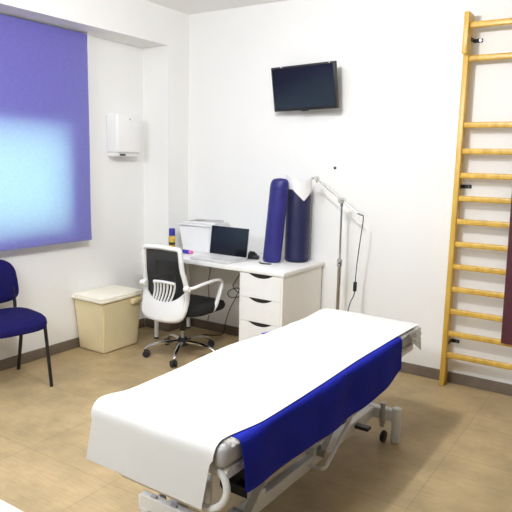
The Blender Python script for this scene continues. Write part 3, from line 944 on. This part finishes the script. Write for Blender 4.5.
# casters with stems
for s in (-1, 1):
    for y in (-BY - 0.0 + 0.06, BY - 0.02 + 0.02):
        b = BM(); x = s * 0.190
        cyl(b, (x, y, 0.0751), (x, y, 0.20), 0.012, 12); cyl(b, (x, y, 0.10), (x, y, 0.17), 0.017, 14); cyl(b, (x, y, 0.195), (x, y, 0.212), 0.015, 10)
        st = obj('caster_stem', b, 'grey_metal', t)
        b = BM(); cyl(b, (x + 0.008, y - 0.02, 0.032), (x + 0.030, y - 0.02, 0.032), 0.032, 20, bev=0.005); obj('wheel', b, 'rubber', st)
# lifting arms
for s in (-1, 1):
    for y0, y1 in ((-0.45, -0.10), (0.15, 0.50)):
        b = BM()
        mm = []
        tube(b, [(s * 0.165, y0 - 0.12, 0.175), (s * 0.165, y1 - 0.12, 0.480)], 0.030, 4, flat=0.5, up=(1, 0, 0)); obj('lift_arm', b, 'grey_metal', t)
        b = BM(); cyl(b, (s * 0.110, y0 - 0.12, 0.185), (s * 0.190, y0 - 0.12, 0.185), 0.016, 14); obj('pivot', b, 'grey_metal', t)
        b = BM(); cyl(b, (s * 0.140, y1 - 0.12, 0.478), (s * 0.250, y1 - 0.12, 0.478), 0.016, 14); obj('pivot', b, 'grey_metal', t)
b = BM(); cyl(b, (0, -0.35, 0.15), (0, 0.28, 0.44), 0.028, 16); cyl(b, (0, -0.05, 0.288), (0, 0.35, 0.472), 0.016, 14); box(b, (-0.12, -0.40, 0.13), (0.12, -0.34, 0.17), 0.003, 1); obj('actuator', b, 'black', t)
b = BM(); box(b, (-0.10, -0.38, 0.19), (0.10, -0.10, 0.32), 0.01, 2); obj('motor_box', b, 'black', t)
# white bracket plates between rail and cloth
b = BM(); box(b, (0.100, -0.46, 0.172), (0.150, -0.40, 0.215), 0.003, 1); obj('rail_bracket', b, 'white_metal', t)
b = BM(); box(b, (0.1, 0.0, 0.172), (0.15, 0.06, 0.215), 0.003, 1); obj('rail_bracket', b, 'white_metal', t)
# foot bar loop
b = BM(); tube(b, smooth_path([(0.20, 0.20, 0.49), (0.245, 0.16, 0.37), (0.25, 0.12, 0.32), (0.25, -0.06, 0.210), (0.248, -0.085, 0.196), (0.235, -0.09, 0.187), (0.185, -0.04, 0.150), (0.13, -0.03, 0.146)], 6), 0.009, 10); obj('foot_bar', b, 'white_metal', t)
b = BM(); box(b, (0.06, 0.44, 0.142), (0.215, 0.485, 0.160), 0.005, 1); obj('pedal', b, 'black', t, label='black pedal lever')
# loop handle at near right corner
b = BM()
lp = [(0.095 * math.sin(a) * 0.90 + 0.205, -CL + 0.02 + 0.01 * math.cos(a), 0.455 + 0.075 * math.cos(a)) for a in [i * 2 * PI / 40 for i in range(40)]]
tube(b, lp, 0.0125, 12, True, up=(0, 1, 0))
cyl(b, (0.15, -CL + 0.045, 0.500), (0.25, -CL + 0.045, 0.500), 0.01, 10)
obj('loop_handle', b, 'white_metal', t, label='white tube loop at the near corner')
b = BM(); cyl(b, (-0.20, -CL + 0.07, 0.375), (0.200, -CL + 0.07, 0.375), 0.050, 20, bev=0.004); box(b, (-0.22, -CL + 0.05, 0.37), (-0.205, -CL + 0.09, 0.50)); box(b, (0.202, -CL + 0.05, 0.37), (0.210, -CL + 0.09, 0.50)); obj('end_roll_holder', b, 'white_plastic', t)

# blue cloth across the couch, hanging over the right side
b = BM()


def interp(u, tab):
    for (a, p), (c, q) in zip(tab, tab[1:]):
        if u <= c: return p + (q - p) * (u - a) / (c - a)
    return tab[-1][1]


def cloth(u, v):
    y = -0.795 + 1.395 * u
    wv = 0.005 * math.sin(u * 17 + 1) + 0.003 * math.sin(u * 31)
    # path across: left drop, top, right drop
    drop = interp(u, [(0, 0.178), (0.25, 0.190), (0.5, 0.200), (0.75, 0.200), (0.93, 0.182), (1, 0.155)])
    poke = math.exp(-((u - 0.75) / 0.022) ** 2)
    ld = 0.0; x0 = -CW + 0.02 - 0.048 * poke; topw = CW + 0.008 - x0
    s = v * (ld + topw + drop)
    zt_ = 0.6165
    if s < ld + topw:
        k = (s - ld) / topw; x = x0 + topw * k; z = zt_ - 0.012 * poke * max(0, 1 - k / 0.05)
    else:
        k = s - ld - topw
        x = CW + 0.010 + 0.006 + (0.05 * k + wv * min(1, k / 0.08)); z = zt_ - k
        x -= 0.008 * math.exp(-k / 0.02)
        z -= 0.004
        y = y + 0.03 * (k / 0.18) * (0.5 - u) * 0.6
    return Vector((x, y, z))


grid_sheet(b, cloth, 60, 60, 0.0025)
cl = tag(obj('drape_cloth', b, 'royal_cloth', angle=70), 'royal blue cloth hanging over the right side of the couch', 'cloth')
cl.location = (CX, CY, 0); cl.rotation_euler = (0, 0, CR)

# white paper sheet along the couch and down its near end
b = BM()
SL = 0.292


def sheet(u, v):
    # v: 0 = bottom hem at the near end ... 1 = far end
    total_drop = 0.225; rad = 0.055; toplen = 1.76
    arc = rad * PI / 2
    s = v * (total_drop - rad + arc + toplen)
    y0 = -CL - 0.018
    xs = 0.0
    if s < total_drop - rad:
        z = 0.622 - total_drop + s; y = y0; k = 1 - s / (total_drop - rad)
        y -= 0.012 * k; xs = -0.026 * k
    elif s < total_drop - rad + arc:
        th = (s - (total_drop - rad)) / rad
        y = y0 + rad * (1 - math.cos(th)); z = 0.622 - rad + rad * math.sin(th)
    else:
        q = s - (total_drop - rad + arc)
        y = y0 + rad + q; z = 0.622
        z -= 0.010 * max(0, (q - toplen + 0.10) / 0.10) ** 2
    a = u * 2 - 1
    x = a * SL * (1 - (0.03 if y < y0 + 0.0 else 0.0)) + xs - 0.007
    # edges
    yy = y + CL
    f = max(0.0, min(1.0, (y - y0 - 0.03) / 0.22)); f = f * f * (3 - 2 * f)
    g2 = max(0.0, min(1.0, (0.95 * 2 * CL - yy) / 0.15))
    x += f * 0.006 * math.sin(yy * 4.2 + (2 if a < 0 else 0)) * abs(a) ** 3
    if a > 0: x -= (1 - f) * 0.022 * a ** 3
    e = max(0.0, (-a - 0.9) / 0.1)
    z -= e * f * (0.014 + 0.010 * math.sin(yy * 6))
    if yy > 1.0: z += e * f * g2 * 0.012 * max(0, math.sin(yy * 15)) ** 2
    z += 0.003 * noise.noise(Vector((x * 5, y * 4, z * 4))) + 0.002
    return Vector((x, y, z))


grid_sheet(b, sheet, 40, 130, 0.0015)
sh = tag(obj('paper_cover', b, 'sheet', angle=80), 'white paper cover laid along the couch and over its near end', 'paper cover')
sh.location = (CX, CY, 0); sh.rotation_euler = (0, 0, CR)

# ------------------------------------------------------------------ white table at the near left
t = thing('side_table', 'white table whose corner enters the frame at the near left', 'table', (1.75, -3.70, 0))
b = BM(); box(b, (-0.65, -0.35, 0.715), (0.65, 0.35, 0.750), 0.006, 2); obj('tabletop', b, 'white', t)
for sx in (-0.59, 0.59):
    for sy in (-0.29, 0.29):
        b = BM(); cyl(b, (sx, sy, 0), (sx, sy, 0.715), 0.02, 14); obj('leg', b, 'white_metal', t)
